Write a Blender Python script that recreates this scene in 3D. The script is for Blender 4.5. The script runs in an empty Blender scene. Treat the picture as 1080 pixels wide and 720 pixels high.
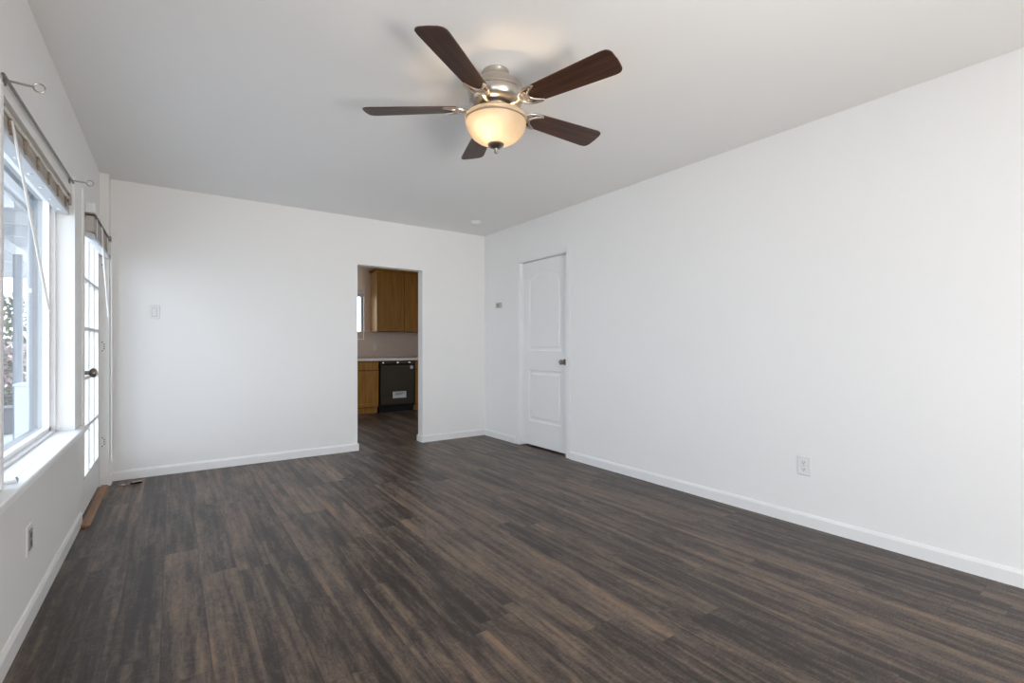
import bpy, bmesh, math, random
from mathutils import Vector, Matrix, noise
R = math.radians
PI = math.pi
rng = random.Random(7)
scn = bpy.context.scene
col = scn.collection

# ------------------------------------------------------------------ camera, sky, light, exposure
CAM_H = 1.1185
cd = bpy.data.cameras.new('camera')
cd.sensor_width = 36.0
cd.lens = 508.0 / 1080.0 * 36.0
cd.shift_y = 4.8 / 1080.0
cd.clip_start = 0.02
cam = bpy.data.objects.new('camera', cd)
col.objects.link(cam)
cam.location = (0, 0, CAM_H)
cam.rotation_euler = (R(90), 0, -R(35.148))
scn.camera = cam

vs = scn.view_settings
vs.view_transform = 'Standard'
vs.look = 'None'
vs.gamma = 1.0
vs.use_curve_mapping = False
vs.exposure = 0.17

w = bpy.data.worlds.new('sky')
scn.world = w
w.use_nodes = True
bg = w.node_tree.nodes['Background']
bg.inputs['Color'].default_value = (0.87, 0.945, 1.06, 1)
bg.inputs['Strength'].default_value = 4.2

def lamp(name, kind, loc, rot, energy, color, **kw):
    d = bpy.data.lights.new(name, kind)
    d.energy = energy
    d.color = color
    for k, v in kw.items():
        setattr(d, k, v)
    o = bpy.data.objects.new(name, d)
    col.objects.link(o)
    o.location = loc
    o.rotation_euler = rot
    return o

# sun over the roof, lighting the garden only
lamp('sun', 'SUN', (0, 0, 8), (R(12), R(38), 0), 6.0, (1.0, 0.92, 0.80), angle=R(1.0))
# added fill lamp at the rear opening, narrow spread aimed at the far wall
lamp('fill_rear', 'AREA', (1.1, -1.85, 1.15), (R(107), 0, R(-6)), 8, (1.0, 0.96, 0.90), spread=R(60),
     shape='RECTANGLE', size=1.0, size_y=1.9)
# added low fill lamp tilted up to brighten the ceiling
lamp('fill_ceiling', 'AREA', (1.1, -1.80, 0.30), (R(148), 0, 0), 40, (1.0, 0.89, 0.78),
     shape='RECTANGLE', size=1.0, size_y=0.5)
lamp('fill_side', 'AREA', (-0.70, -0.2, 1.3), (0, R(-90), 0), 5, (0.93, 0.965, 1.0),  # added fill lamp outside the unseen near window
     shape='RECTANGLE', size=1.35, size_y=2.1)
# added warm fill lamp inside the kitchen, out of view
lamp('fill_kitchen', 'AREA', (0.62, 7.0, 1.4), (0, R(-90), 0), 3.5, (1.0, 0.90, 0.76),
     shape='RECTANGLE', size=1.2, size_y=1.0)

# ------------------------------------------------------------------ materials
def mat(name, color=(0.8, 0.8, 0.8), rough=0.5, metal=0.0, spec=0.5, noise_amt=0.0, noise_scale=8.0, bump=0.0, bump_scale=60.0):
    m = bpy.data.materials.new(name)
    m.use_nodes = True
    nt = m.node_tree
    b = nt.nodes['Principled BSDF']
    b.inputs['Roughness'].default_value = rough
    b.inputs['Metallic'].default_value = metal
    b.inputs['Specular IOR Level'].default_value = spec
    tc = nt.nodes.new('ShaderNodeTexCoord')
    n = nt.nodes.new('ShaderNodeTexNoise')
    n.inputs['Scale'].default_value = noise_scale
    n.inputs['Detail'].default_value = 4
    nt.links.new(tc.outputs['Object'], n.inputs['Vector'])
    r = nt.nodes.new('ShaderNodeValToRGB')
    lo = [max(0, c * (1 - noise_amt)) for c in color]
    hi = [min(1, c * (1 + noise_amt)) for c in color]
    r.color_ramp.elements[0].position = 0.3
    r.color_ramp.elements[1].position = 0.7
    r.color_ramp.elements[0].color = (*lo, 1)
    r.color_ramp.elements[1].color = (*hi, 1)
    nt.links.new(n.outputs['Fac'], r.inputs['Fac'])
    nt.links.new(r.outputs['Color'], b.inputs['Base Color'])
    if bump:
        n2 = nt.nodes.new('ShaderNodeTexNoise')
        n2.inputs['Scale'].default_value = bump_scale
        n2.inputs['Detail'].default_value = 3
        nt.links.new(tc.outputs['Object'], n2.inputs['Vector'])
        bp = nt.nodes.new('ShaderNodeBump')
        bp.inputs['Strength'].default_value = bump
        bp.inputs['Distance'].default_value = 0.002
        nt.links.new(n2.outputs['Fac'], bp.inputs['Height'])
        nt.links.new(bp.outputs['Normal'], b.inputs['Normal'])
    return m

def wood_mat(name, dark, light, axis='X', rough=0.4, scale=14.0, stretch=0.09, spec=0.5):
    m = bpy.data.materials.new(name)
    m.use_nodes = True
    nt = m.node_tree
    b = nt.nodes['Principled BSDF']
    b.inputs['Roughness'].default_value = rough
    b.inputs['Specular IOR Level'].default_value = spec
    tc = nt.nodes.new('ShaderNodeTexCoord')
    mp = nt.nodes.new('ShaderNodeMapping')
    s = [scale] * 3
    s['XYZ'.index(axis)] = scale * stretch
    mp.inputs['Scale'].default_value = s
    n = nt.nodes.new('ShaderNodeTexNoise')
    n.inputs['Scale'].default_value = 3.0
    n.inputs['Detail'].default_value = 6
    n.inputs['Distortion'].default_value = 0.6
    r = nt.nodes.new('ShaderNodeValToRGB')
    r.color_ramp.elements[0].position = 0.32
    r.color_ramp.elements[1].position = 0.70
    r.color_ramp.elements[0].color = (*dark, 1)
    r.color_ramp.elements[1].color = (*light, 1)
    nt.links.new(tc.outputs['Object'], mp.inputs['Vector'])
    nt.links.new(mp.outputs['Vector'], n.inputs['Vector'])
    nt.links.new(n.outputs['Fac'], r.inputs['Fac'])
    nt.links.new(r.outputs['Color'], b.inputs['Base Color'])
    return m

def floor_mat():
    m = bpy.data.materials.new('vinyl_planks')
    m.use_nodes = True
    nt = m.node_tree
    L = nt.links.new
    b = nt.nodes['Principled BSDF']
    tc = nt.nodes.new('ShaderNodeTexCoord')
    sep = nt.nodes.new('ShaderNodeSeparateXYZ')
    L(tc.outputs['Object'], sep.inputs['Vector'])
    def math_(op, a, b_=None, c=None):
        n = nt.nodes.new('ShaderNodeMath')
        n.operation = op
        for i, v in enumerate((a, b_, c)):
            if v is None:
                continue
            if isinstance(v, (int, float)):
                n.inputs[i].default_value = v
            else:
                L(v, n.inputs[i])
        return n.outputs[0]
    PW, PL = 0.15, 1.22
    v = math_('DIVIDE', math_('ADD', sep.outputs['X'], 0.037 + 0.15 * 20), PW)
    row = math_('FLOOR', v)
    fv = math_('FRACT', v)
    wn = nt.nodes.new('ShaderNodeTexWhiteNoise')
    wn.noise_dimensions = '1D'
    L(row, wn.inputs['W'])
    u = math_('ADD', math_('DIVIDE', math_('ADD', sep.outputs['Y'], 20.0), PL), wn.outputs['Value'])
    colm = math_('FLOOR', u)
    fu = math_('FRACT', u)
    cmb = nt.nodes.new('ShaderNodeCombineXYZ')
    L(row, cmb.inputs[0]); L(colm, cmb.inputs[1])
    wn2 = nt.nodes.new('ShaderNodeTexWhiteNoise')
    wn2.noise_dimensions = '2D'
    L(cmb.outputs[0], wn2.inputs['Vector'])
    pid = wn2.outputs['Value']
    w4 = math_('MULTIPLY', pid, 37.0)
    def nz(sx, sy, detail, dist=0.0, rough=0.55):
        mp = nt.nodes.new('ShaderNodeMapping')
        mp.inputs['Scale'].default_value = (sx, sy, 1)
        L(tc.outputs['Object'], mp.inputs['Vector'])
        n = nt.nodes.new('ShaderNodeTexNoise')
        n.noise_dimensions = '4D'
        n.inputs['Scale'].default_value = 1.0
        n.inputs['Detail'].default_value = detail
        n.inputs['Distortion'].default_value = dist
        n.inputs['Roughness'].default_value = rough
        L(mp.outputs[0], n.inputs['Vector'])
        L(w4, n.inputs['W'])
        return n.outputs['Fac']
    streak = nz(22, 1.0, 3, 0.35)           # broad bands along the plank
    blotch = nz(9, 2.6, 3, 0.8)             # cloudy patches
    grain = nz(150, 5, 4, 0.2, 0.65)        # fine grain along
    saw = nz(45, 230, 2, 0.0)               # cross saw marks
    figure = nz(26, 7, 5, 2.6, 0.6)         # swirly figure
    s = math_('ADD', math_('MULTIPLY', streak, 0.66), math_('MULTIPLY', blotch, 0.34))
    s = math_('ADD', s, math_('MULTIPLY', math_('SUBTRACT', pid, 0.5), 0.10))
    s = math_('ADD', s, math_('MULTIPLY', math_('SUBTRACT', grain, 0.5), 0.26))
    s = math_('ADD', s, math_('MULTIPLY', math_('SUBTRACT', saw, 0.5), 0.26))
    s = math_('ADD', s, math_('MULTIPLY', math_('SUBTRACT', figure, 0.5), 0.34))
    ramp = nt.nodes.new('ShaderNodeValToRGB')
    cr = ramp.color_ramp
    cr.elements[0].position = 0.36; cr.elements[0].color = (0.021, 0.0143, 0.0110, 1)
    cr.elements[1].position = 0.68; cr.elements[1].color = (0.222, 0.142, 0.087, 1)
    e = cr.elements.new(0.44); e.color = (0.0445, 0.0312, 0.0240, 1)
    e = cr.elements.new(0.51); e.color = (0.092, 0.0650, 0.0500, 1)
    e = cr.elements.new(0.59); e.color = (0.145, 0.102, 0.073, 1)
    L(s, ramp.inputs['Fac'])
    # joints
    ed = math_('MINIMUM', fv, math_('SUBTRACT', 1.0, fv))
    jx = math_('LESS_THAN', ed, 0.008)
    ee = math_('MINIMUM', fu, math_('SUBTRACT', 1.0, fu))
    jy = math_('LESS_THAN', ee, 0.0011)
    j = math_('MAXIMUM', jx, jy)
    mix = nt.nodes.new('ShaderNodeMix')
    mix.data_type = 'RGBA'
    L(math_('MULTIPLY', j, 0.55), mix.inputs['Factor'])
    L(ramp.outputs['Color'], mix.inputs['A'])
    mix.inputs['B'].default_value = (0.012, 0.010, 0.009, 1)
    L(mix.outputs['Result'], b.inputs['Base Color'])
    L(math_('ADD', math_('MULTIPLY', grain, 0.16), 0.34), b.inputs['Roughness'])
    b.inputs['Specular IOR Level'].default_value = 0.42
    bp = nt.nodes.new('ShaderNodeBump')
    bp.inputs['Strength'].default_value = 0.25
    bp.inputs['Distance'].default_value = 0.0012
    L(math_('SUBTRACT', math_('ADD', math_('MULTIPLY', grain, 0.6), math_('MULTIPLY', saw, 0.5)), j), bp.inputs['Height'])
    L(bp.outputs['Normal'], b.inputs['Normal'])
    return m

def glass_mat(name, tint=(0.96, 0.985, 1.0), refl=1.0):
    m = bpy.data.materials.new(name)
    m.use_nodes = True
    nt = m.node_tree
    nt.nodes.remove(nt.nodes['Principled BSDF'])
    out = nt.nodes['Material Output']
    t = nt.nodes.new('ShaderNodeBsdfTransparent')
    t.inputs['Color'].default_value = (*tint, 1)
    g = nt.nodes.new('ShaderNodeBsdfGlossy')
    g.inputs['Roughness'].default_value = 0.01
    f = nt.nodes.new('ShaderNodeFresnel')
    f.inputs['IOR'].default_value = 1.45
    gm = nt.nodes.new('ShaderNodeNewGeometry')
    k = nt.nodes.new('ShaderNodeMath'); k.operation = 'SUBTRACT'
    k.inputs[0].default_value = 1.0
    nt.links.new(gm.outputs['Backfacing'], k.inputs[1])
    k2 = nt.nodes.new('ShaderNodeMath'); k2.operation = 'MULTIPLY'
    nt.links.new(f.outputs[0], k2.inputs[0]); nt.links.new(k.outputs[0], k2.inputs[1])
    mx = nt.nodes.new('ShaderNodeMixShader')
    nt.links.new(k2.outputs[0], mx.inputs[0])
    nt.links.new(t.outputs[0], mx.inputs[1])
    nt.links.new(g.outputs[0], mx.inputs[2])
    nt.links.new(mx.outputs[0], out.inputs['Surface'])
    return m

def bowl_mat():
    # frosted alabaster glass: passes the bulbs' light diffusely
    m = bpy.data.materials.new('alabaster_glass')
    m.use_nodes = True
    nt = m.node_tree
    nt.nodes.remove(nt.nodes['Principled BSDF'])
    out = nt.nodes['Material Output']
    tc = nt.nodes.new('ShaderNodeTexCoord')
    n = nt.nodes.new('ShaderNodeTexNoise')
    n.inputs['Scale'].default_value = 9
    n.inputs['Distortion'].default_value = 1.5
    n.inputs['Detail'].default_value = 4
    r = nt.nodes.new('ShaderNodeValToRGB')
    r.color_ramp.elements[0].color = (0.245, 0.220, 0.195, 1)
    r.color_ramp.elements[1].color = (0.295, 0.275, 0.255, 1)
    nt.links.new(tc.outputs['Object'], n.inputs['Vector'])
    nt.links.new(n.outputs['Fac'], r.inputs['Fac'])
    t = nt.nodes.new('ShaderNodeBsdfTranslucent')
    d = nt.nodes.new('ShaderNodeBsdfDiffuse')
    nt.links.new(r.outputs['Color'], t.inputs['Color'])
    nt.links.new(r.outputs['Color'], d.inputs['Color'])
    mx = nt.nodes.new('ShaderNodeMixShader')
    mx.inputs[0].default_value = 0.45
    g = nt.nodes.new('ShaderNodeBsdfGlossy')
    g.inputs['Roughness'].default_value = 0.3
    mx2 = nt.nodes.new('ShaderNodeMixShader')
    mx2.inputs[0].default_value = 0.04
    nt.links.new(t.outputs[0], mx.inputs[1])
    nt.links.new(d.outputs[0], mx.inputs[2])
    nt.links.new(mx.outputs[0], mx2.inputs[1])
    nt.links.new(g.outputs[0], mx2.inputs[2])
    nt.links.new(mx2.outputs[0], out.inputs['Surface'])
    return m

M = {}
M['wall'] = mat('white_wall_paint', (0.875, 0.868, 0.852), 0.75, spec=0.25, noise_amt=0.006, noise_scale=1.5, bump=0.05, bump_scale=180)
M['ceiling'] = mat('ceiling_paint', (0.885, 0.875, 0.86), 0.9, spec=0.15, noise_amt=0.006, noise_scale=1.2)
M['trim'] = mat('white_gloss_trim', (0.865, 0.862, 0.852), 0.38, spec=0.45, noise_amt=0.006)
M['vinyl'] = mat('white_vinyl', (0.93, 0.935, 0.94), 0.4, spec=0.5, noise_amt=0.004)
M['door'] = mat('white_door_paint', (0.855, 0.852, 0.842), 0.42, spec=0.45, noise_amt=0.006)
M['floor'] = floor_mat()
M['glass'] = glass_mat('window_glass')
M['nickel'] = mat('brushed_nickel', (0.56, 0.51, 0.46), 0.28, metal=1.0, noise_amt=0.06, noise_scale=40)
M['dark_nickel'] = mat('aged_nickel', (0.28, 0.25, 0.22), 0.32, metal=1.0, noise_amt=0.08, noise_scale=30)
M['blade'] = wood_mat('walnut_blade', (0.034, 0.014, 0.008), (0.085, 0.036, 0.019), 'X', 0.38, 22, 0.06, 0.35)
M['bowl'] = bowl_mat()
M['plastic'] = mat('white_plastic', (0.80, 0.80, 0.79), 0.35, noise_amt=0.006)
M['beige'] = mat('aged_beige_plastic', (0.50, 0.46, 0.41), 0.45, noise_amt=0.03)
M['slot'] = mat('dark_slot', (0.05, 0.05, 0.05), 0.6, noise_amt=0.05)
M['grey_detail'] = mat('grey_detail', (0.33, 0.32, 0.31), 0.5, noise_amt=0.04)
M['blind'] = mat('faux_wood_slat', (0.60, 0.62, 0.65), 0.4, noise_amt=0.015)
M['tape'] = mat('beige_ladder_tape', (0.33, 0.26, 0.19), 0.9, noise_amt=0.25, noise_scale=70)
M['slat_edge'] = mat('stacked_slat_edges', (0.62, 0.58, 0.53), 0.5, noise_amt=0.05, noise_scale=50)
M['headrail'] = mat('champagne_headrail', (0.62, 0.57, 0.50), 0.3, metal=0.7, noise_amt=0.08, noise_scale=20)
M['rod'] = mat('pewter_rod', (0.22, 0.21, 0.205), 0.35, metal=1.0, noise_amt=0.1, noise_scale=25)
M['bracket'] = mat('nickel_bracket', (0.40, 0.36, 0.32), 0.3, metal=1.0, noise_amt=0.1, noise_scale=25)
M['threshold'] = wood_mat('oak_threshold', (0.22, 0.11, 0.05), (0.38, 0.20, 0.10), 'Y', 0.5, 12, 0.08)
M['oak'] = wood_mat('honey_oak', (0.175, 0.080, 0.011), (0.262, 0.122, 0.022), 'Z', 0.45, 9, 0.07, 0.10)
M['oak_shadow'] = wood_mat('oak_gap_shade', (0.075, 0.033, 0.006), (0.105, 0.046, 0.010), 'Z', 0.5, 9, 0.07, 0.1)  # body oak darkened so the gaps between doors look shaded
M['oak_lit'] = wood_mat('honey_oak_lit', (0.36, 0.19, 0.062), (0.48, 0.27, 0.10), 'Z', 0.4, 9, 0.07)  # oak brightened in colour for the cabinet side the window lights
M['counter'] = mat('pale_stone_counter', (0.42, 0.37, 0.33), 0.3, noise_amt=0.12, noise_scale=45)
M['tile'] = mat('beige_backsplash', (0.41, 0.325, 0.26), 0.45, spec=0.2, noise_amt=0.03, noise_scale=14)
M['kitchen_wall'] = mat('kitchen_beige_paint', (0.60, 0.485, 0.39), 0.8, spec=0.2, noise_amt=0.01)
M['steel'] = mat('slate_steel', (0.030, 0.022, 0.013), 0.45, metal=0.15, spec=0.08, noise_amt=0.06, noise_scale=4)
M['black'] = mat('black_plastic', (0.006, 0.006, 0.006), 0.6, spec=0.1, noise_amt=0.1)
M['paper'] = mat('grey_paper', (0.42, 0.42, 0.42), 0.7, noise_amt=0.03)
M['blue_tag'] = mat('pale_blue_sticker', (0.30, 0.33, 0.40), 0.6, noise_amt=0.03)
M['ext_white'] = mat('exterior_white_paint', (0.62, 0.65, 0.68), 0.7, noise_amt=0.02)
M['ext_post'] = mat('blue_grey_post', (0.20, 0.235, 0.28), 0.7, noise_amt=0.05)
M['panel'] = mat('pale_grey_boards', (0.21, 0.235, 0.265), 0.7, noise_amt=0.04)
M['ext_trim'] = mat('pale_grey_outer_paint', (0.21, 0.228, 0.245), 0.6, noise_amt=0.03)
M['concrete'] = mat('pale_concrete', (0.50, 0.51, 0.52), 0.9, noise_amt=0.08, noise_scale=6)
M['leaf'] = mat('green_leaves', (0.085, 0.105, 0.055), 0.6, noise_amt=0.5, noise_scale=5)
M['flower'] = mat('pink_white_blossom', (0.42, 0.33, 0.35), 0.7, noise_amt=0.3, noise_scale=7)
M['ext_grey'] = mat('grey_resin', (0.13, 0.14, 0.155), 0.6, noise_amt=0.05)
M['ext_dark'] = mat('dark_resin', (0.035, 0.035, 0.04), 0.6, noise_amt=0.05)
M['roofing'] = mat('grey_roofing', (0.25, 0.25, 0.26), 0.9, noise_amt=0.1)

# ------------------------------------------------------------------ mesh helpers
def origin(o):
    v = Vector((0, 0, 0))
    while o is not None:
        v += Vector(o.location)
        o = o.parent
    return v

class MB:
    def __init__(self):
        self.bm = bmesh.new()
    def box(self, x0, y0, z0, x1, y1, z1, bevel=0.0, seg=1):
        bm = self.bm
        vs_ = [bm.verts.new(p) for p in ((x0, y0, z0), (x1, y0, z0), (x1, y1, z0), (x0, y1, z0),
                                         (x0, y0, z1), (x1, y0, z1), (x1, y1, z1), (x0, y1, z1))]
        fs = [bm.faces.new([vs_[i] for i in f]) for f in ((3, 2, 1, 0), (4, 5, 6, 7), (0, 1, 5, 4),
                                                          (1, 2, 6, 5), (2, 3, 7, 6), (3, 0, 4, 7))]
        if bevel:
            es = list({e for f in fs for e in f.edges})
            bmesh.ops.bevel(bm, geom=es, offset=bevel, segments=seg, profile=0.5, affect='EDGES')
        return self
    def lathe(self, prof, c=(0, 0, 0), seg=48, axis='Z'):
        # prof: list of (radius, height)
        bm = self.bm
        rings = []
        for r, h in prof:
            ring = []
            for i in range(seg):
                a = 2 * PI * i / seg
                p = (r * math.cos(a), r * math.sin(a), h)
                if axis == 'X':
                    p = (h, r * math.cos(a), r * math.sin(a))
                elif axis == 'Y':
                    p = (r * math.sin(a), h, r * math.cos(a))
                ring.append(bm.verts.new((p[0] + c[0], p[1] + c[1], p[2] + c[2])))
            rings.append(ring)
        for a, b in zip(rings, rings[1:]):
            for i in range(seg):
                j = (i + 1) % seg
                bm.faces.new((a[i], a[j], b[j], b[i]))
        for ring in (rings[0], rings[-1]):
            try:
                bm.faces.new(ring)
            except ValueError:
                pass
        return self
    def lathe_open(self, prof, c=(0, 0, 0), seg=48):
        bm = self.bm
        rings = []
        for r, h in prof:
            rings.append([bm.verts.new((r * math.cos(2 * PI * i / seg) + c[0], r * math.sin(2 * PI * i / seg) + c[1], h + c[2])) for i in range(seg)])
        for a, b in zip(rings, rings[1:]):
            for i in range(seg):
                j = (i + 1) % seg
                bm.faces.new((a[i], a[j], b[j], b[i]))
        return self
    def tube(self, pts, r, seg=10, closed=False, flat=1.0):
        bm = self.bm
        pts = [Vector(p) for p in pts]
        n = len(pts)
        rings = []
        up0 = None
        for i, p in enumerate(pts):
            if closed:
                d = pts[(i + 1) % n] - pts[i - 1]
            else:
                d = pts[min(i + 1, n - 1)] - pts[max(i - 1, 0)]
            d.normalize()
            up = Vector((0, 0, 1)) if abs(d.z) < 0.9 else Vector((1, 0, 0))
            if up0 is not None:
                up = up0
            s = d.cross(up)
            if s.length < 1e-4:
                s = d.cross(Vector((0, 1, 0)))
            s.normalize()
            t = s.cross(d).normalized()
            up0 = t
            rr = r[i] if isinstance(r, (list, tuple)) else r
            rings.append([bm.verts.new(p + s * (rr * math.cos(2 * PI * k / seg)) + t * (rr * flat * math.sin(2 * PI * k / seg))) for k in range(seg)])
        last = n if closed else n - 1
        for i in range(last):
            a, b = rings[i], rings[(i + 1) % n]
            for k in range(seg):
                l = (k + 1) % seg
                bm.faces.new((a[k], a[l], b[l], b[k]))
        if not closed:
            bm.faces.new(rings[0][::-1])
            bm.faces.new(rings[-1])
        return self
    def prism(self, outline, d0, d1, axis='Z', bevel=0.0):
        # outline: 2D list in the two remaining axes, extruded along axis
        bm = self.bm
        def P(a, b, c):
            return {'Z': (a, b, c), 'X': (c, a, b), 'Y': (a, c, b)}[axis]
        lo = [bm.verts.new(P(a, b, d0)) for a, b in outline]
        hi = [bm.verts.new(P(a, b, d1)) for a, b in outline]
        n = len(outline)
        f0 = bm.faces.new(lo[::-1])
        f1 = bm.faces.new(hi)
        for i in range(n):
            j = (i + 1) % n
            bm.faces.new((lo[i], lo[j], hi[j], hi[i]))
        if bevel:
            es = list(f0.edges) + list(f1.edges)
            bmesh.ops.bevel(bm, geom=es, offset=bevel, segments=1, affect='EDGES')
        return self
    def xform(self, mtx):
        bmesh.ops.transform(self.bm, matrix=mtx, verts=self.bm.verts)
        return self
    def build(self, name, m, parent=None, smooth=False, local=False):
        bm = self.bm
        bmesh.ops.recalc_face_normals(bm, faces=bm.faces)
        if parent is not None and not local:
            bmesh.ops.translate(bm, verts=bm.verts, vec=-origin(parent))
        if smooth:
            for f in bm.faces:
                f.smooth = True
            for e in bm.edges:
                if len(e.link_faces) == 2 and e.calc_face_angle(0) > R(38):
                    e.smooth = False
        me = bpy.data.meshes.new(name)
        bm.to_mesh(me)
        bm.free()
        me.materials.append(m)
        o = bpy.data.objects.new(name, me)
        col.objects.link(o)
        if parent is not None:
            o.parent = parent
        return o

def tag(o, label=None, cat=None, group=None, kind=None):
    if label: o['label'] = label
    if cat: o['category'] = cat
    if group: o['group'] = group
    if kind: o['kind'] = kind
    return o

def thing(name, loc, label, cat, group=None, rz=0.0):
    o = bpy.data.objects.new(name, None)
    o.empty_display_size = 0.05
    col.objects.link(o)
    o.location = loc
    o.rotation_euler = (0, 0, rz)
    return tag(o, label, cat, group)

def struct(o, label, cat):
    return tag(o, label, cat, None, 'structure')

def copy_tree(o, parent=None):
    c = o.copy()
    col.objects.link(c)
    if parent is not None:
        c.parent = parent
    for ch in list(o.children):
        copy_tree(ch, c)
    return c

# ------------------------------------------------------------------ room shell
XL, XR, YB, YF, H = -0.477, 3.219, 5.172, -2.0, 2.5
WT = 0.12                       # inner wall thickness
XO = -0.637                     # outer face of the left wall
KY, KX0, KX1 = 8.42, 0.3, 4.4   # kitchen extents
SILL = 0.63
WY0, WY1, WZ1 = 2.345, 3.745, 1.985
DY0, DY1, DZ1 = 4.045, 5.03, 2.03
NY0, NY1 = -1.3, 0.9            # nearer window, out of view

struct(MB().box(XO, YF - 0.15, -0.12, KX1 + 0.15, KY + 0.15, 0.0).build('floor', M['floor']),
       'dark grey brown wood plank floor running through to the kitchen', 'floor')
struct(MB().box(XO, YF - 0.15, H, KX1 + 0.15, KY + 0.15, H + 0.15).build('ceiling', M['ceiling']),
       'flat white painted ceiling above the room', 'ceiling')

m = MB()
m.box(XO, YF, 0, XL, NY0, H)
m.box(XO, NY0, 0, XL, NY1, SILL - 0.03)
m.box(XO, NY0, WZ1, XL, NY1, H)
m.box(XO, NY1, 0, XL, WY0, H)
m.box(XO, WY0, 0, XL, WY1, SILL - 0.03)
m.box(XO, WY0, WZ1, XL, WY1, H)
m.box(XO, WY1, 0, XL, DY0, H)
m.box(XO, DY0, DZ1, XL, DY1, H)
m.box(XO, DY1, 0, XL, YB, H)
struct(m.build('wall_left', M['wall']), 'white painted left wall holding the big window and glazed door', 'wall')

DX0, DX1, DOZ = 1.617, 2.370, 1.993
m = MB()
m.box(XO, YB, 0, DX0, YB + WT, H)
m.box(DX1, YB, 0, XR + WT, YB + WT, H)
m.box(DX0, YB, DOZ, DX1, YB + WT, H)
struct(m.build('wall_back', M['wall']), 'white painted far wall with the open doorway to the kitchen', 'wall')

RY0, RY1, RZ1 = 3.625, 4.441, 2.07
m = MB()
m.box(XR, YF, 0, XR + WT, RY0, H)
m.box(XR, RY1, 0, XR + WT, YB, H)
m.box(XR, RY0, RZ1, XR + WT, RY1, H)
m.box(XR + WT, RY0 - 0.1, 0, XR + WT + 0.02, RY1 + 0.1, RZ1 + 0.1)
struct(m.build('wall_right', M['wall']), 'long white painted right wall with the panelled door', 'wall')

m = MB()
m.box(XO, YF - 0.12, 0, 0.6, YF, H)
m.box(1.65, YF - 0.12, 0, XR + WT, YF, H)
m.box(0.6, YF - 0.12, 2.15, 1.65, YF, H)
struct(m.build('wall_front', M['wall']), 'white wall behind the viewpoint with a wide opening', 'wall')

# protruding corner post between glazed door and far wall
struct(MB().box(XL - 0.02, DY1, 0, -0.420, YB, H).build('trim_corner', M['wall']),
       'white boxed corner post between the glazed door and the far wall', 'trim')

# baseboards with an eased top edge
BH, BT = 0.080, 0.013
def base_profile(s):     # s = +1/-1: direction the board projects
    return [(0, 0), (s * BT, 0), (s * BT, BH - 0.016), (s * 0.006, BH - 0.002), (0, BH)]
def base_x(mb, y, s, x0, x1):         # board along X on a wall at y
    mb.prism([(y + a, b) for a, b in base_profile(s)], x0, x1, 'X')
def base_y(mb, x, s, y0, y1):         # board along Y on a wall at x
    mb.prism([(x + a, b) for a, b in base_profile(s)], y0, y1, 'Y')
m = MB(); base_y(m, XL, 1, YF, DY0 - 0.02)
struct(m.build('baseboard_left', M['trim']), 'white baseboard along the foot of the left wall under the window', 'baseboard')
m = MB(); base_x(m, YB, -1, -0.42, DX0)
m.box(DX0 - 0.001, YB - BT, 0, DX0 + BT, YB + WT + BT, BH - 0.006, 0.002)
m.box(XL + 0.005, DY1 - BT, 0, -0.42 + BT, DY1, BH - 0.008)
m.box(-0.42, DY1 - 0.001, 0, -0.42 + BT, YB - 0.002, BH - 0.008)
struct(m.build('baseboard_back', M['trim']), 'white baseboard on the far wall left of the kitchen doorway', 'baseboard')
m = MB(); base_x(m, YB, -1, DX1, XR)
m.box(DX1 - BT, YB - BT, 0, DX1 + 0.001, YB + WT + BT, BH - 0.006, 0.002)
struct(m.build('baseboard_back.001', M['trim']), 'short white baseboard on the far wall right of the kitchen doorway', 'baseboard')
CW = 0.062
m = MB(); base_y(m, XR, -1, YF, RY0 - CW)
struct(m.build('baseboard_right', M['trim']), 'long white baseboard on the right wall below the outlet', 'baseboard')
m = MB(); base_y(m, XR, -1, RY1 + CW, YB)
struct(m.build('baseboard_right.001', M['trim']), 'short white baseboard between the panelled door and the far corner', 'baseboard')

# ------------------------------------------------------------------ panelled door on the right wall
d2 = thing('door_2', (XR, (RY0 + RY1) / 2, 0), 'white two panel interior door with arched top panel in the right wall', 'door')
d2['kind'] = 'structure'
m = MB()
for y0, y1, z0, z1 in ((RY0 - CW, RY0, 0, RZ1 + CW), (RY1, RY1 + CW, 0, RZ1 + CW), (RY0, RY1, RZ1, RZ1 + CW)):
    m.box(XR - 0.0045, y0, z0, XR + 0.001, y1, z1, 0.003)
m.box(XR, RY0, 0, XR + WT, RY0 + 0.012, RZ1)
m.box(XR, RY1 - 0.012, 0, XR + WT, RY1, RZ1)
m.box(XR, RY0, RZ1 - 0.012, XR + WT, RY1, RZ1)
m.box(XR + 0.086, RY0 + 0.012, 0, XR + 0.10, RY0 + 0.026, RZ1 - 0.012)
m.box(XR + 0.086, RY1 - 0.026, 0, XR + 0.10, RY1 - 0.012, RZ1 - 0.012)
m.build('door_casing', M['trim'], d2)
SX0, SX1 = XR + 0.048, XR + 0.084
sy0, sy1, sz0, sz1 = RY0 + 0.014, RY1 - 0.014, 0.022, RZ1 - 0.016
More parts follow.
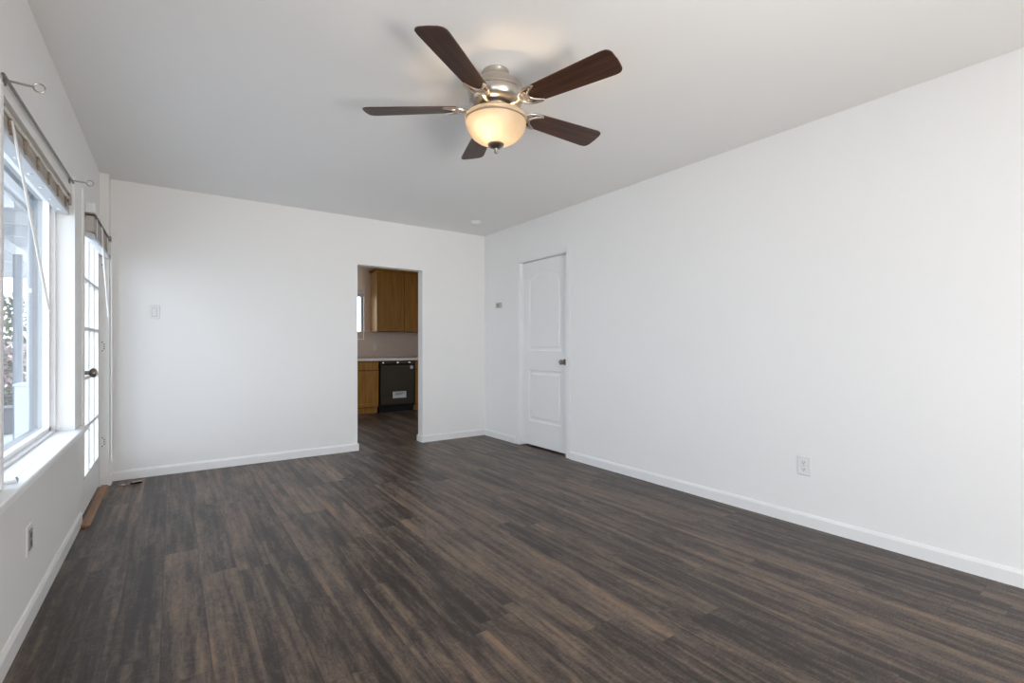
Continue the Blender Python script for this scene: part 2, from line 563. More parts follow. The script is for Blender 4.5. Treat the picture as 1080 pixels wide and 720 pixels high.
def door_slab():
    # slab face with two moulded panels; the top one has an eyebrow arch
    bm = bmesh.new()
    W = sy1 - sy0
    p0, p1 = sy0 + 0.115, sy1 - 0.115
    def arch(y, inset):
        t = (y - p0) / (p1 - p0)
        c = abs(2 * t - 1)
        q = max(0.0, min(1.0, (0.95 - c) / 0.62))
        up = 0.058 * q * q * (3 - 2 * q)
        return 1.865 + up - inset
    n = 28
    ys = [p0 + (p1 - p0) * i / n for i in range(n + 1)]
    def loop(inset, kind):
        a, b = p0 + inset, p1 - inset
        if kind == 'low':
            return [(a, 0.285 + inset), (b, 0.285 + inset), (b, 0.855 - inset), (a, 0.855 - inset)]
        pts = [(a, 1.065 + inset), (b, 1.065 + inset)]
        for i in range(n, -1, -1):
            y = a + (b - a) * i / n
            pts.append((y, arch(p0 + (p1 - p0) * i / n, inset)))
        return pts
    # stacked offset loops give the moulding
    prof = [(0.0, 0.0), (0.010, 0.007), (0.020, 0.009), (0.034, 0.009), (0.052, 0.002), (0.060, 0.002)]
    outer = [(sy0, sz0), (sy1, sz0), (sy1, sz1), (sy0, sz1)]
    ov = [bm.verts.new((SX0, y, z)) for y, z in outer]
    edges = [bm.edges.new((ov[i], ov[(i + 1) % 4])) for i in range(4)]
    for kind in ('low', 'top'):
        rings = []
        for ins, dep in prof:
            rings.append([bm.verts.new((SX0 + dep, y, z)) for y, z in loop(ins, kind)])
        k = len(rings[0])
        edges += [bm.edges.new((rings[0][i], rings[0][(i + 1) % k])) for i in range(k)]
        for a, b in zip(rings, rings[1:]):
            for i in range(k):
                j = (i + 1) % k
                bm.faces.new((a[i], a[j], b[j], b[i]))
        bm.faces.new(rings[-1])
    bmesh.ops.triangle_fill(bm, use_beauty=True, use_dissolve=False, edges=edges)
    bv = [bm.verts.new((SX1, y, z)) for y, z in outer]
    for i in range(4):
        j = (i + 1) % 4
        bm.faces.new((ov[i], ov[j], bv[j], bv[i]))
    bm.faces.new(bv[::-1])
    o = MB(); o.bm.free(); o.bm = bm
    return o
slab = door_slab().build('door_panel', M['door'], d2)
kn = MB()
kc = (SX0, sy0 + 0.065, 0.955)
kn.lathe([(0.031, 0.0), (0.031, -0.006), (0.026, -0.010), (0.012, -0.012), (0.011, -0.030), (0.020, -0.036), (0.027, -0.046), (0.027, -0.056), (0.020, -0.064), (0.006, -0.066)], kc, 24, 'X')
kn.build('door_knob', M['dark_nickel'], slab, True)['label'] = 'small dark nickel door knob'
m = MB()
for z in (0.25, 1.05, 1.85):
    m.lathe([(0.006, 0), (0.006, 0.09)], (SX0 - 0.004, sy1 + 0.002, z), 10)
m.build('hinge', M['trim'], d2)

# ------------------------------------------------------------------ left wall: casing, window, sill
m = MB()
CX = XL + 0.012
m.box(XL - 0.001, WY1, SILL, CX, DY0 - 0.055, 2.10)
m.box(XL - 0.001, DY0 - 0.055, SILL - 0.06, CX + 0.010, DY0, 2.10, 0.003)
m.box(XL - 0.001, DY0, DZ1, CX + 0.002, DY1, 2.10, 0.002)
# door jambs
JX = -0.521
m.box(JX, DY0 - 0.001, 0, XL, DY0 + 0.012, DZ1)
m.box(JX, DY1 - 0.012, 0, XL, DY1 + 0.001, DZ1)
m.box(JX, DY0, DZ1 - 0.012, XL, DY1, DZ1 + 0.001)
struct(m.build('trim_door', M['trim']), 'white casing board between the big window and the glazed door', 'trim')

m = MB()
m.box(XO, DY0 - 0.001, 0, JX, DY0 + 0.022, DZ1)
m.box(XO, DY1 - 0.022, 0, JX, DY1 + 0.001, DZ1)
m.box(XO, DY0, DZ1 - 0.022, JX, DY1, DZ1 + 0.001)
struct(m.build('trim_door.001', M['ext_trim']), 'pale grey outer jamb of the glazed door', 'trim')

win = thing('window_1', (-0.58, (WY0 + WY1) / 2, SILL), 'big picture window in the left wall beside the glazed door', 'window')
win['kind'] = 'structure'
m = MB()
fx0, fx1 = XO + 0.005, -0.545
for b, x0, x1 in ((0.022, fx0, -0.545), (0.060, -0.592, -0.565)):
    m.box(x0, WY0, SILL - 0.005, x1, WY0 + b, WZ1)
    m.box(x0, WY1 - b, SILL - 0.005, x1, WY1, WZ1)
    m.box(x0, WY0, WZ1 - b, x1, WY1, WZ1)
    m.box(x0, WY0, SILL - 0.005, x1, WY1, SILL + b * 0.58)
m.build('window_frame', M['vinyl'], win)
m = MB()
b = 0.060
m.box(fx0 - 0.002, WY0 + 0.02, SILL - 0.005, -0.5925, WY0 + b, WZ1)
m.box(fx0 - 0.002, WY1 - b, SILL - 0.005, -0.5925, WY1 - 0.02, WZ1)
m.box(fx0 - 0.002, WY0 + b, WZ1 - b, -0.5925, WY1 - b, WZ1)
m.box(fx0 - 0.002, WY0 + b, SILL - 0.005, -0.5925, WY1 - b, SILL + b * 0.55)
m.build('outer_frame', M['ext_trim'], win)['label'] = 'pale grey outer side of the frame'
MB().box(-0.592, WY0 + 0.05, SILL + 0.028, -0.588, WY1 - 0.05, WZ1 - 0.05).build('window_pane', M['glass'], win)
m = MB()
m.box(XO, WY0 - 0.9, SILL - 0.032, XL, WY1, SILL, 0.0)
m.box(XL - 0.002, WY0 - 0.9, SILL - 0.032, -0.430, WY1 + 0.22, SILL, 0.004)
m.build('window_sill', M['vinyl'], win)
m = MB()
m.box(XL - 0.045, WY0 - 0.035, SILL, XL + 0.004, WY0 + 0.004, 2.02, 0.003)
m.build('window_post', M['vinyl'], win)

# nearer window on the same wall, out of the frame
w3 = thing('window_3', (-0.58, (NY0 + NY1) / 2, SILL), 'second picture window in the left wall beside the viewpoint', 'window')
w3['kind'] = 'structure'
m = MB()
for y0, y1, z0, z1 in ((NY0, NY0 + .06, SILL - .03, WZ1), (NY1 - .06, NY1, SILL - .03, WZ1), (NY0, NY1, WZ1 - .06, WZ1), (NY0, NY1, SILL - .03, SILL + .04)):
    m.box(fx0, y0, z0, -0.555, y1, z1)
m.build('window_frame', M['trim'], w3)
MB().box(-0.592, NY0 + 0.05, SILL + 0.02, -0.588, NY1 - 0.05, WZ1 - 0.05).build('window_pane', M['glass'], w3)

# white stick lying across the sill
t = thing('blind_stick', (-0.47, 2.41, SILL), 'white stick with a small hook lying across the window sill', 'stick')
m = MB().tube([(-0.53, 2.415, SILL + 0.007), (-0.452, 2.412, SILL + 0.007)], 0.006, 10)
m.build('rod', M['plastic'], t, True)
m = MB().tube([(-0.453, 2.412, SILL + 0.004), (-0.452, 2.414, SILL + 0.016), (-0.456, 2.416, SILL + 0.022)], 0.003, 8)
m.build('hook', M['grey_detail'], t, True)

# ------------------------------------------------------------------ glazed door
d1 = thing('door_1', (-0.50, DY0, 0), 'white glazed door of fifteen small panes in the left wall', 'door')
d1['kind'] = 'structure'
gx0, gx1 = -0.519, -0.478
a0, a1, zb, zt = DY0 + 0.014, DY1 - 0.014, 0.022, DZ1 - 0.015
g0, g1, gz0, gz1 = a0 + 0.115, a1 - 0.085, 0.245, 1.895
m = MB()
m.box(gx0, a0, zb, gx1, g0, zt, 0.002)
m.box(gx0, g1, zb, gx1, a1, zt, 0.002)
m.box(gx0, g0, zb, gx1, g1, gz0)
m.box(gx0, g0, gz1, gx1, g1, zt)
slab1 = m.build('door_frame', M['door'], d1)
m = MB()
for i in range(1, 3):
    y = g0 + (g1 - g0) * i / 3
    m.box(gx0 + 0.006, y - 0.011, gz0, gx1 + 0.004, y + 0.011, gz1, 0.003)
for i in range(1, 5):
    z = gz0 + (gz1 - gz0) * i / 5
    m.box(gx0 + 0.006, g0, z - 0.011, gx1 + 0.004, g1, z + 0.011, 0.003)
for y0, y1, z0, z1 in ((g0, g0 + .014, gz0, gz1), (g1 - .014, g1, gz0, gz1), (g0, g1, gz0, gz0 + .014), (g0, g1, gz1 - .014, gz1)):
    m.box(gx0 + 0.002, y0, z0, gx1 + 0.006, y1, z1, 0.003)
m.build('glazing_bars', M['door'], d1)
MB().box(-0.502, g0 + .004, gz0 + .004, -0.498, g1 - .004, gz1 - .004).build('glass', M['glass'], d1)
kb = MB()
kc = (gx1, a0 + 0.062, 0.945)
kb.lathe([(0.034, 0.0), (0.034, 0.007), (0.028, 0.010), (0.013, 0.012), (0.012, 0.034), (0.019, 0.038), (0.028, 0.046), (0.031, 0.056), (0.029, 0.066), (0.018, 0.074), (0.004, 0.076)], kc, 28, 'X')
kb.build('door_knob', M['dark_nickel'], d1, True)['label'] = 'round dark nickel door knob'
for z in (0.355, 1.115, 1.80):
    m = MB()
    m.lathe([(0.0065, -0.05), (0.0065, 0.05)], (gx1 + 0.004, DY1 - 0.012, z), 12)
    m.box(gx1 + 0.004, DY1 - 0.0165, z - 0.048, gx1 + 0.038, DY1 - 0.0125 + 0.013, z + 0.048)
    hg = m.build('hinge', M['trim'], d1)
    m = MB()
    for dz, dx in ((-0.034, 0.014), (-0.018, 0.026), (0.0, 0.026), (0.018, 0.026), (0.034, 0.014)):
        m.lathe([(0.0045, -0.0012), (0.0045, 0.0)], (gx1 + 0.004 + dx, DY1 - 0.0165, z + dz), 10, 'Y')
    m.build('screw', M['slot'], hg)

# wooden strip at the foot of the glazed door
t = thing('threshold_strip', (-0.44, 4.45, 0), 'light brown wooden strip on the floor at the foot of the glazed door', 'threshold')
MB().prism([(-0.463, 0), (-0.421, 0), (-0.421, 0.009), (-0.428, 0.016), (-0.463, 0.018)], 3.945, 4.995, 'Y').build('strip', M['threshold'], t)

# ------------------------------------------------------------------ curtain rod with two ring brackets
t = thing('curtain_rod', (XL, 3.05, 2.03), 'thin pewter curtain rod with two ring ended brackets above the big window', 'curtain rod')
m = MB().tube([(XL + 0.012, 2.30, 2.030), (XL + 0.012, 3.70, 2.051)], 0.0052, 12)
m.build('rod', M['rod'], t, True)
for y, z, nm in ((2.365, 2.036, 'a'), (3.64, 2.050, 'b')):
    m = MB()
    m.box(XL - 0.001, y - 0.012, z - 0.018, XL + 0.006, y + 0.012, z + 0.018, 0.002)
    m.tube([(XL, y, z), (XL + 0.050, y, z - 0.002), (XL + 0.074, y, z - 0.002)], 0.0040, 10)
    pr = m.build('bracket', M['bracket'], t, True)
    ring = [(XL + 0.089 + 0.0155 * math.cos(2 * PI * k / 28), y, z - 0.002 + 0.0155 * math.sin(2 * PI * k / 28)) for k in range(28)]
    MB().tube(ring, 0.0028, 8, True).build('ring', M['bracket'], pr, True)

# ------------------------------------------------------------------ raised blind in the big window
bl = thing('window_blind', (-0.51, 3.05, 1.87), 'raised white slatted blind bunched at the top of the big window', 'blind')
b0, b1 = WY0 + 0.012, WY1 - 0.012
m = MB()
m.box(-0.535, b0, 1.940, -0.488, b1, 1.974, 0.003)
m.tube([(-0.486, b0 + 0.02, 1.953), (-0.486, b1 - 0.09, 1.953)], 0.010, 12)
m.build('headrail', M['headrail'], bl, True)
m = MB()
ns = 13
for i in range(ns):
    z = 1.8955 + i * 0.0034
    j = rng.uniform(-0.0025, 0.0025)
    m.box(-0.537 + j, b0 + 0.004, z, -0.487 + j, b1 - 0.004, z + 0.0026)
m.build('slats', M['slat_edge'], bl)
m = MB()
m.box(-0.538, b0 + 0.003, 1.872, -0.486, b1 - 0.003, 1.894, 0.003)
br = m.build('bottom_rail', M['blind'], bl)
lad = [2.50, 2.72, 2.94, 3.16, 3.38, 3.60]
for y in lad:
    MB().lathe([(0.009, 0.0), (0.009, -0.003), (0.005, -0.005)], (-0.512, y, 1.872), 14).build('plug', M['plastic'], br, True)
for y in lad:
    m = MB()
    # ladder tape bunched in a sagging loop over the stacked slats
    pts = [(y - 0.016 + 0.004 * math.sin(i * 2.1), 1.945 - 0.060 * i / 8) for i in range(9)]
    outl = [(a - 0.012 * (1 - i / 9), b) for i, (a, b) in enumerate(pts)] + [(a + 0.020 * (1 - i / 10) + 0.006 * math.sin(i * 1.3), b) for i, (a, b) in reversed(list(enumerate(pts)))]
    m.prism(outl, -0.4862, -0.4795, 'X')
    m.build('ladder_tape', M['tape'], bl)
m = MB()
m.box(-0.540, b1 - 0.075, 1.928, -0.478, b1 + 0.004, 1.978, 0.002)
m.build('end_bracket', M['dark_nickel'], bl)
m = MB().tube([(-0.478, 2.475, 1.935), (-0.470, 2.475, 1.880), (-0.380, 2.478, 1.255)], [0.0035, 0.0042, 0.0042], 8)
m.build('tilt_wand', M['plastic'], bl, True)

# ------------------------------------------------------------------ blind on the glazed door
db = thing('door_blind', (-0.44, 4.53, 1.83), 'raised white slatted blind bunched above the glazed door', 'blind')
q0, q1 = 4.075, 4.995
m = MB()
m.box(-0.468, q0, 1.972, -0.405, q0 + 0.055, 2.035, 0.003)
m.build('mounting_block', M['plastic'], db)
m = MB()
m.box(-0.470, q0, 1.945, -0.452, q1, 1.972)
m.box(-0.470, q0, 1.962, -0.408, q1, 1.972)
m.box(-0.410, q0 + 0.02, 1.957, -0.404, q1, 1.967)
m.build('headrail', M['dark_nickel'], db)
m = MB()
m.box(-0.424, q1 - 0.07, 1.948, -0.400, q1 + 0.004, 1.985, 0.002)
m.build('end_bracket', M['dark_nickel'], db)
m = MB()
for i in range(24):
    z = 1.855 + i * 0.0042
    j = rng.uniform(-0.003, 0.003)
    m.box(-0.466 + j, q0 + 0.012, z, -0.416 + j, q1 - 0.03, z + 0.0033)
m.build('slats', M['slat_edge'], db)
m = MB()
# bottom rail hangs askew, lower on the room side
prf = [(-0.472, 1.842), (-0.452, 1.826), (-0.430, 1.815), (-0.412, 1.810), (-0.408, 1.822), (-0.412, 1.836), (-0.440, 1.850), (-0.468, 1.856)]
m.prism(prf, q0 + 0.01, q1 - 0.02, 'Y')
rb = m.build('bottom_rail', M['blind'], db)
m = MB()
m.box(-0.407, q1 - 0.10, 1.817, -0.404, q1 - 0.05, 1.829)
m.build('plug', M['dark_nickel'], rb)
for y in (4.20, 4.52, 4.85):
    m = MB().box(-0.4140, y, 1.835, -0.4105, y + 0.016, 1.960)
    m.build('ladder_tape', M['trim'], db)
m = MB().tube([(-0.410, 4.44, 1.955), (-0.404, 4.44, 1.80), (-0.372, 4.44, 1.325)], [0.004, 0.006, 0.006], 8)
m.build('tilt_wand', M['plastic'], db, True)
m = MB().tube([(-0.406, 4.985, 1.955), (-0.400, 4.985, 1.5), (-0.400, 4.985, 0.24)], 0.0035, 8)
cdp = m.build('pull_cord', M['plastic'], db, True)
m = MB().lathe([(0.003, 0.05), (0.006, 0.045), (0.010, 0.012), (0.009, 0.0)], (-0.400, 4.985, 0.195), 14)
m.build('tassel', M['plastic'], cdp, True)

# ------------------------------------------------------------------ ceiling fan
FX, FY = 1.333, 2.034
fan = thing('ceiling_fan', (FX, FY, 2.5), 'five blade ceiling fan with dark walnut blades and lit glass bowl', 'ceiling fan')
c0 = (FX, FY, 0)
MB().lathe([(0.066, 2.5), (0.066, 2.494), (0.0625, 2.488), (0.0625, 2.468), (0.066, 2.462), (0.066, 2.456), (0.058, 2.452)], c0, 48).build('canopy', M['nickel'], fan, True)
MB().lathe([(0.060, 2.458), (0.082, 2.455), (0.104, 2.446), (0.122, 2.432), (0.134, 2.414), (0.139, 2.397), (0.141, 2.395), (0.141, 2.386), (0.138, 2.384),
            (0.139, 2.372), (0.136, 2.352), (0.126, 2.336), (0.108, 2.326), (0.085, 2.322), (0.06, 2.321)], c0, 56).build('motor_housing', M['nickel'], fan, True)
MB().lathe([(0.070, 2.3215), (0.070, 2.312), (0.088, 2.310), (0.088, 2.300), (0.066, 2.296), (0.062, 2.292), (0.062, 2.279), (0.090, 2.276), (0.090, 2.270), (0.04, 2.268)], c0, 48).build('light_fitter', M['nickel'], fan, True)
bowl_prof = [(0.1515, 2.272), (0.1550, 2.271), (0.1570, 2.266), (0.1570, 2.255), (0.1545, 2.250), (0.1485, 2.2475), (0.1525, 2.244), (0.1520, 2.234), (0.1465, 2.214), (0.136, 2.193), (0.120, 2.174), (0.098, 2.157), (0.072, 2.144), (0.042, 2.136), (0.012, 2.133)]
inner = [(r - 0.004 if r > 0.02 else r, h + 0.004) for r, h in bowl_prof[::-1]][:-1]
MB().lathe_open(bowl_prof, c0, 64).build('light_bowl', M['bowl'], fan, True)['label'] = 'frosted cream glass bowl, lit'
MB().lathe([(0.020, 2.137), (0.041, 2.136), (0.041, 2.130), (0.036, 2.124), (0.022, 2.117), (0.011, 2.112), (0.008, 2.105), (0.011, 2.100), (0.009, 2.093), (0.003, 2.088)], c0, 32).build('finial', M['dark_nickel'], fan, True)
for bx, by in ((0.060, 0.03), (-0.062, -0.040), (-0.02, 0.065)):
    lb = MB()
    lb.lathe([(0.010, 0.045), (0.012, 0.036), (0.022, 0.014), (0.024, 0.0), (0.018, -0.014), (0.006, -0.022)], (FX + bx, FY + by, 2.222), 20)
    bm_ = bpy.data.materials.get('bulb_glow')
    if bm_ is None:
        bm_ = bpy.data.materials.new('bulb_glow')
        bm_.use_nodes = True
        pb = bm_.node_tree.nodes['Principled BSDF']
        pb.inputs['Base Color'].default_value = (1, 0.9, 0.75, 1)
        pb.inputs['Emission Color'].default_value = (1.0, 0.66, 0.34, 1)
        pb.inputs['Emission Strength'].default_value = 2.0
    lb.build('bulb', bm_, fan, True)
lamp('fan_bulb_light', 'POINT', (FX - 0.060, FY - 0.040, 2.212), (0, 0, 0), 5.0, (1.0, 0.71, 0.41), shadow_soft_size=0.028)
lamp('fan_bulb_light', 'POINT', (FX + 0.055, FY + 0.030, 2.225), (0, 0, 0), 7.5, (1.0, 0.71, 0.41), shadow_soft_size=0.028)

def blade_outline():
    r0, r1, w0, w1 = 0.185, 0.671, 0.053, 0.073
    pts = []
    # root, slightly rounded
    for k in range(7):
        a = PI / 2 + PI * k / 6
        pts.append((r0 + 0.018 + 0.018 * math.cos(a), w0 * 0.98 * math.sin(a) if abs(math.sin(a)) > 0.01 else 0))
    # lower edge then rounded tip corners
    for k in range(8):
        u = (k + 1) / 8
        pts.append((r0 + 0.02 + (r1 - 0.045 - r0 - 0.02) * u, -(w0 + (w1 - w0) * u ** 0.9)))
    rc = 0.030
    for k in range(1, 7):
        a = -PI / 2 + PI / 2 * k / 6
        pts.append((r1 - rc + rc * math.cos(a) - 0.004, -(w1 - rc) + rc * math.sin(a)))
    pts.append((r1, 0))
    for k in range(0, 6):
        a = PI / 2 * k / 6
        pts.append((r1 - rc + rc * math.cos(a) - 0.004, (w1 - rc) + rc * math.sin(a)))
    for k in range(8, 0, -1):
        u = k / 8
        pts.append((r0 + 0.02 + (r1 - 0.045 - r0 - 0.02) * u, (w0 + (w1 - w0) * u ** 0.9)))
    return pts
PITCH = Matrix.Rotation(R(-12), 4, 'X')
def blade_mesh():
    mb = MB().prism(blade_outline(), -0.003, 0.003, 'Z', 0.0012)
    return mb.xform(Matrix.Translation((0, 0, 2.3155 - 2.5)) @ PITCH)
def iron_mesh():
    mb = MB()
    hub, horn = 0.158, 0.262
    w_ = 0.053
    rim = []
    for k in range(13):
        a = PI / 2 + PI * k / 12
        rim.append((horn - 0.03 + (horn - 0.03 - hub) * math.cos(a), w_ * math.sin(a), -0.0065))
    rim.append((horn - 0.008, -w_ * 1.04, -0.0065)); rim.append((horn, -w_ * 0.98, -0.0065))
    for k in range(9):
        u = -1 + 2 * k / 8
        rim.append((0.205 + 0.045 * u * u, w_ * 0.86 * u, -0.0065))
    rim.append((horn, w_ * 0.98, -0.0065)); rim.append((horn - 0.008, w_ * 1.04, -0.0065))
    mb.tube(rim, 0.0062, 8, True, 0.8)
    for yy in (-0.024, 0.024):
        mb.lathe([(0.007, -0.004), (0.007, -0.0115), (0.003, -0.013)], (0.192, yy, 0), 10)
    mb.box(0.178, -0.034, -0.0075, 0.206, 0.034, -0.0032, 0.001)
    mb.xform(Matrix.Translation((0, 0, 2.3155 - 2.5)) @ PITCH)
    arm = [(0.070, 0, 2.306 - 2.5), (0.100, 0.0, 2.303 - 2.5), (0.135, 0.0, 2.302 - 2.5), (0.166, 0, 2.3085 - 2.5)]
    mb.tube(arm, [0.017, 0.013, 0.012, 0.016], 10, False, 0.42)
    return mb
bl_o = blade_mesh().build('fan_blade', M['blade'], fan, False, True)
ir_o = iron_mesh().build('blade_iron', M['nickel'], fan, True, True)
for k in range(5):
    a = R(-1.8 + 72 * k)
    b_, i_ = (bl_o, ir_o) if k == 0 else (bl_o.copy(), ir_o.copy())
    if k:
        col.objects.link(b_); col.objects.link(i_)
    b_.rotation_euler = (0, 0, a)
    i_.rotation_euler = (0, 0, a)

# ------------------------------------------------------------------ small fittings
t = thing('smoke_detector', (2.76, 4.617, 2.5), 'small round white smoke detector on the ceiling near the far corner', 'smoke detector')
MB().lathe([(0.066, 2.5), (0.066, 2.490), (0.060, 2.488)], (2.76, 4.617, 0), 32).build('base', M['plastic'], t, True)
MB().lathe([(0.058, 2.489), (0.058, 2.474), (0.048, 2.464), (0.020, 2.461), (0.004, 2.461)], (2.76, 4.617, 0), 32).build('cover', M['plastic'], t, True)

t = thing('thermostat', (XR, 4.83, 1.60), 'small beige thermostat on the right wall left of the panelled door', 'thermostat')
MB().box(XR - 0.024, 4.775, 1.578, XR, 4.885, 1.640, 0.004).build('body', M['beige'], t)
MB().lathe([(0.017, -0.024), (0.017, -0.031), (0.012, -0.034)], (XR, 4.823, 1.612), 20, 'X').build('dial', M['grey_detail'], t, True)

t = thing('light_switch', (-0.13, YB, 1.41), 'white rocker light switch on the far wall left of the doorway', 'light switch')
MB().box(-0.170, YB - 0.007, 1.350, -0.092, YB, 1.470, 0.003).build('plate', M['plastic'], t)
m = MB(); m.box(-0.149, YB - 0.0078, 1.374, -0.113, YB - 0.005, 1.446, 0.0005)
m.build('surround', M['grey_detail'], t)
m = MB(); m.prism([(YB - 0.006, 1.376), (YB - 0.0095, 1.377), (YB - 0.013, 1.444), (YB - 0.006, 1.444)], -0.147, -0.115, 'X')
m.build('rocker', M['plastic'], t)

def outlet(label, loc, rz):
    # built facing local -X, centred on its own origin
    t = thing('wall_outlet', loc, label, 'outlet', None, rz)
    MB().box(-0.007, -0.039, -0.060, 0.0, 0.039, 0.060, 0.003).build('plate', M['plastic'], t, False, True)
    for s in (-1, 1):
        m = MB()
        zc = s * 0.0215
        outl = [(0.017 * math.cos(2 * PI * k / 20) , zc + max(-0.0135, min(0.0135, 0.018 * math.sin(2 * PI * k / 20)))) for k in range(20)]
        m.prism(outl, -0.0095, -0.006, 'X')
        rc_ = m.build('socket', M['plastic'], t, False, True)
        m = MB()
        m.box(-0.0100, -0.0080, zc - 0.002, -0.0094, -0.0055, zc + 0.007)
        m.box(-0.0100, 0.0055, zc - 0.002, -0.0094, 0.0080, zc + 0.005)
        m.lathe([(0.0028, -0.0100), (0.0028, -0.0094)], (0, 0, zc - 0.008), 10, 'X')
        m.build('slot', M['slot'], rc_, False, True)
    m = MB().lathe([(0.003, -0.0085), (0.003, -0.0065)], (0, 0, 0), 10, 'X')
    m.build('screw', M['grey_detail'], t, False, True)
    return t
outlet('white duplex outlet low on the long right wall', (XR, 1.406, 0.374), 0)
t = thing('wall_plate', (XL, 2.70, 0.343), 'white wall plate with grey rectangular insert under the window sill', 'outlet')
MB().box(XL, 2.652, 0.283, XL + 0.008, 2.742, 0.403, 0.003).build('plate', M['plastic'], t)
m = MB().box(XL + 0.006, 2.672, 0.303, XL + 0.0115, 2.722, 0.383, 0.001).build('insert', M['grey_detail'], t)
MB().box(XL + 0.011, 2.689, 0.349, XL + 0.0122, 2.705, 0.371).build('socket', M['slot'], m)
MB().box(XL + 0.011, 2.689, 0.315, XL + 0.0122, 2.705, 0.337).build('socket', M['slot'], m)

# small metal fitting left on the floor by the far wall
t = thing('metal_fitting', (-0.28, 4.96, 0), 'small chrome and black metal fitting with thin wire lying by the far wall', 'hardware')
MB().tube([(-0.280, 4.945, 0.010), (-0.205, 4.958, 0.010)], [0.009, 0.008], 10).build('shaft', M['black'], t, True)
MB().tube([(-0.300, 4.950, 0.007), (-0.276, 4.955, 0.008), (-0.262, 4.957, 0.011)], [0.005, 0.0085, 0.006], 10).build('collar', M['dark_nickel'], t, True)
MB().lathe([(0.004, 0.0), (0.013, 0.003), (0.015, 0.008), (0.010, 0.013), (0.003, 0.014)], (-0.325, 4.946, 0.0), 16).build('head', M['nickel'], t, True)
MB().tube([(-0.270, 4.940, 0.020), (-0.24, 4.948, 0.0215), (-0.205, 4.955, 0.020)], 0.005, 8).build('clip', M['nickel'], t, True)
wp = [(-0.335, 4.944, 0.004), (-0.352, 4.955, 0.0025), (-0.372, 4.95, 0.002), (-0.385, 4.92, 0.002), (-0.392, 4.86, 0.002)]
MB().tube(wp, 0.0018, 6).build('wire', M['dark_nickel'], t, True)

# ------------------------------------------------------------------ kitchen seen through the doorway
m = MB()
KW0, KW1, KZ0, KZ1 = 1.55, 2.735, 1.24, 2.03
m.box(KX0, KY, 0, KW0, KY + 0.12, H)
m.box(KW1, KY, 0, KX1, KY + 0.12, H)
m.box(KW0, KY, 0, KW1, KY + 0.12, KZ0)
m.box(KW0, KY, KZ1, KW1, KY + 0.12, H)
struct(m.build('wall_kitchen_back', M['kitchen_wall']), 'beige kitchen wall facing the doorway behind the oak cabinets', 'wall')
struct(MB().box(KX0 - 0.12, YB + WT, 0, KX0, KY + 0.12, H).build('wall_kitchen_left', M['kitchen_wall']), 'beige left wall of the kitchen', 'wall')
struct(MB().box(KX1, YB + WT, 0, KX1 + 0.12, KY + 0.12, H).build('wall_kitchen_right', M['kitchen_wall']), 'beige right wall of the kitchen', 'wall')
struct(MB().box(2.0, KY - 0.008, 0.92, KX1, KY, 1.37).build('trim_backsplash', M['tile']), 'beige backsplash between the kitchen counter and wall cabinet', 'backsplash')

kwn = thing('window_2', ((KW0 + KW1) / 2, KY, KZ0), 'white kitchen window at the left edge of the doorway', 'window')
kwn['kind'] = 'structure'
m = MB()
cw = 0.006
for x0, x1, z0, z1 in ((KW0 - cw, KW0, KZ0 - cw, KZ1 + cw), (KW1, KW1 + cw, KZ0 - cw, KZ1 + cw), (KW0, KW1, KZ1, KZ1 + cw), (KW0, KW1, KZ0 - cw, KZ0)):
    m.box(x0, KY - 0.015, z0, x1, KY + 0.06, z1)
for x0, x1, z0, z1 in ((KW0, KW0 + .03, KZ0, KZ1), (KW1 - .03, KW1, KZ0, KZ1), ((KW0 + KW1) / 2 - .02, (KW0 + KW1) / 2 + .02, KZ0, KZ1), (KW0, KW1, KZ1 - .03, KZ1), (KW0, KW1, KZ0, KZ0 + .03)):
    m.box(x0, KY + 0.05, z0, x1, KY + 0.09, z1)
m.build('window_frame', M['trim'], kwn)
MB().box(KW0 + .02, KY + 0.068, KZ0 + .02, KW1 - .02, KY + 0.072, KZ1 - .02).build('window_pane', M['glass'], kwn)

kb_ = thing('kitchen_blind', ((KW0 + KW1) / 2, KY - 0.03, 1.98), 'grey brown blind rolled up over the kitchen window', 'blind')
MB().box(KW0 - .02, KY - 0.055, 2.025, KW1 + .02, KY - 0.016, 2.085, 0.004).build('headrail', M['counter'], kb_)
MB().box(KW0 - .01, KY - 0.050, 1.975, KW1 + .01, KY - 0.016, 2.025, 0.004).build('rolled_blind', M['grey_detail'], kb_)

CF = 7.86     # face of the base cabinets
def panel_door(name, x0, x1, z0, z1, y, parent, thick=0.019, rail=0.055):
    m = MB()
    for a, b, c, d in ((x0, x0 + rail, z0, z1), (x1 - rail, x1, z0, z1), (x0 + rail, x1 - rail, z0, z0 + rail), (x0 + rail, x1 - rail, z1 - rail, z1)):
        m.box(a, y - thick, c, b, y, d, 0.002)
    m.box(x0 + rail - 0.004, y - thick * 0.55, z0 + rail - 0.004, x1 - rail + 0.004, y, z1 - rail + 0.004)
    return m.build(name, M['oak'], parent)

def base_cabinet(x0, x1, label):
    t = thing('base_cabinet', ((x0 + x1) / 2, CF + 0.28, 0), label, 'cabinet', 'kitchen base cabinets')
    m = MB()
    m.box(x0, CF, 0.10, x1, KY - 0.012, 0.868)
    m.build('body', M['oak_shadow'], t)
    MB().box(x0, CF + 0.05, 0.0, x1, KY - 0.012, 0.10).build('toe_kick', M['oak'], t)
    n = max(1, round((x1 - x0) / 0.5))
    ww = (x1 - x0) / n
    for i in range(n):
        xa, xb = x0 + i * ww + 0.006, x0 + (i + 1) * ww - 0.006
        MB().box(xa, CF - 0.019, 0.722, xb, CF, 0.855, 0.003).build('drawer', M['oak'], t)
        panel_door('door', xa, xb, 0.112, 0.708, CF, t)
    return t
base_cabinet(1.86, 2.808, 'honey oak base cabinet left of the dishwasher under the kitchen counter')
base_cabinet(3.452, 4.39, 'honey oak base cabinet right of the dishwasher under the kitchen counter')

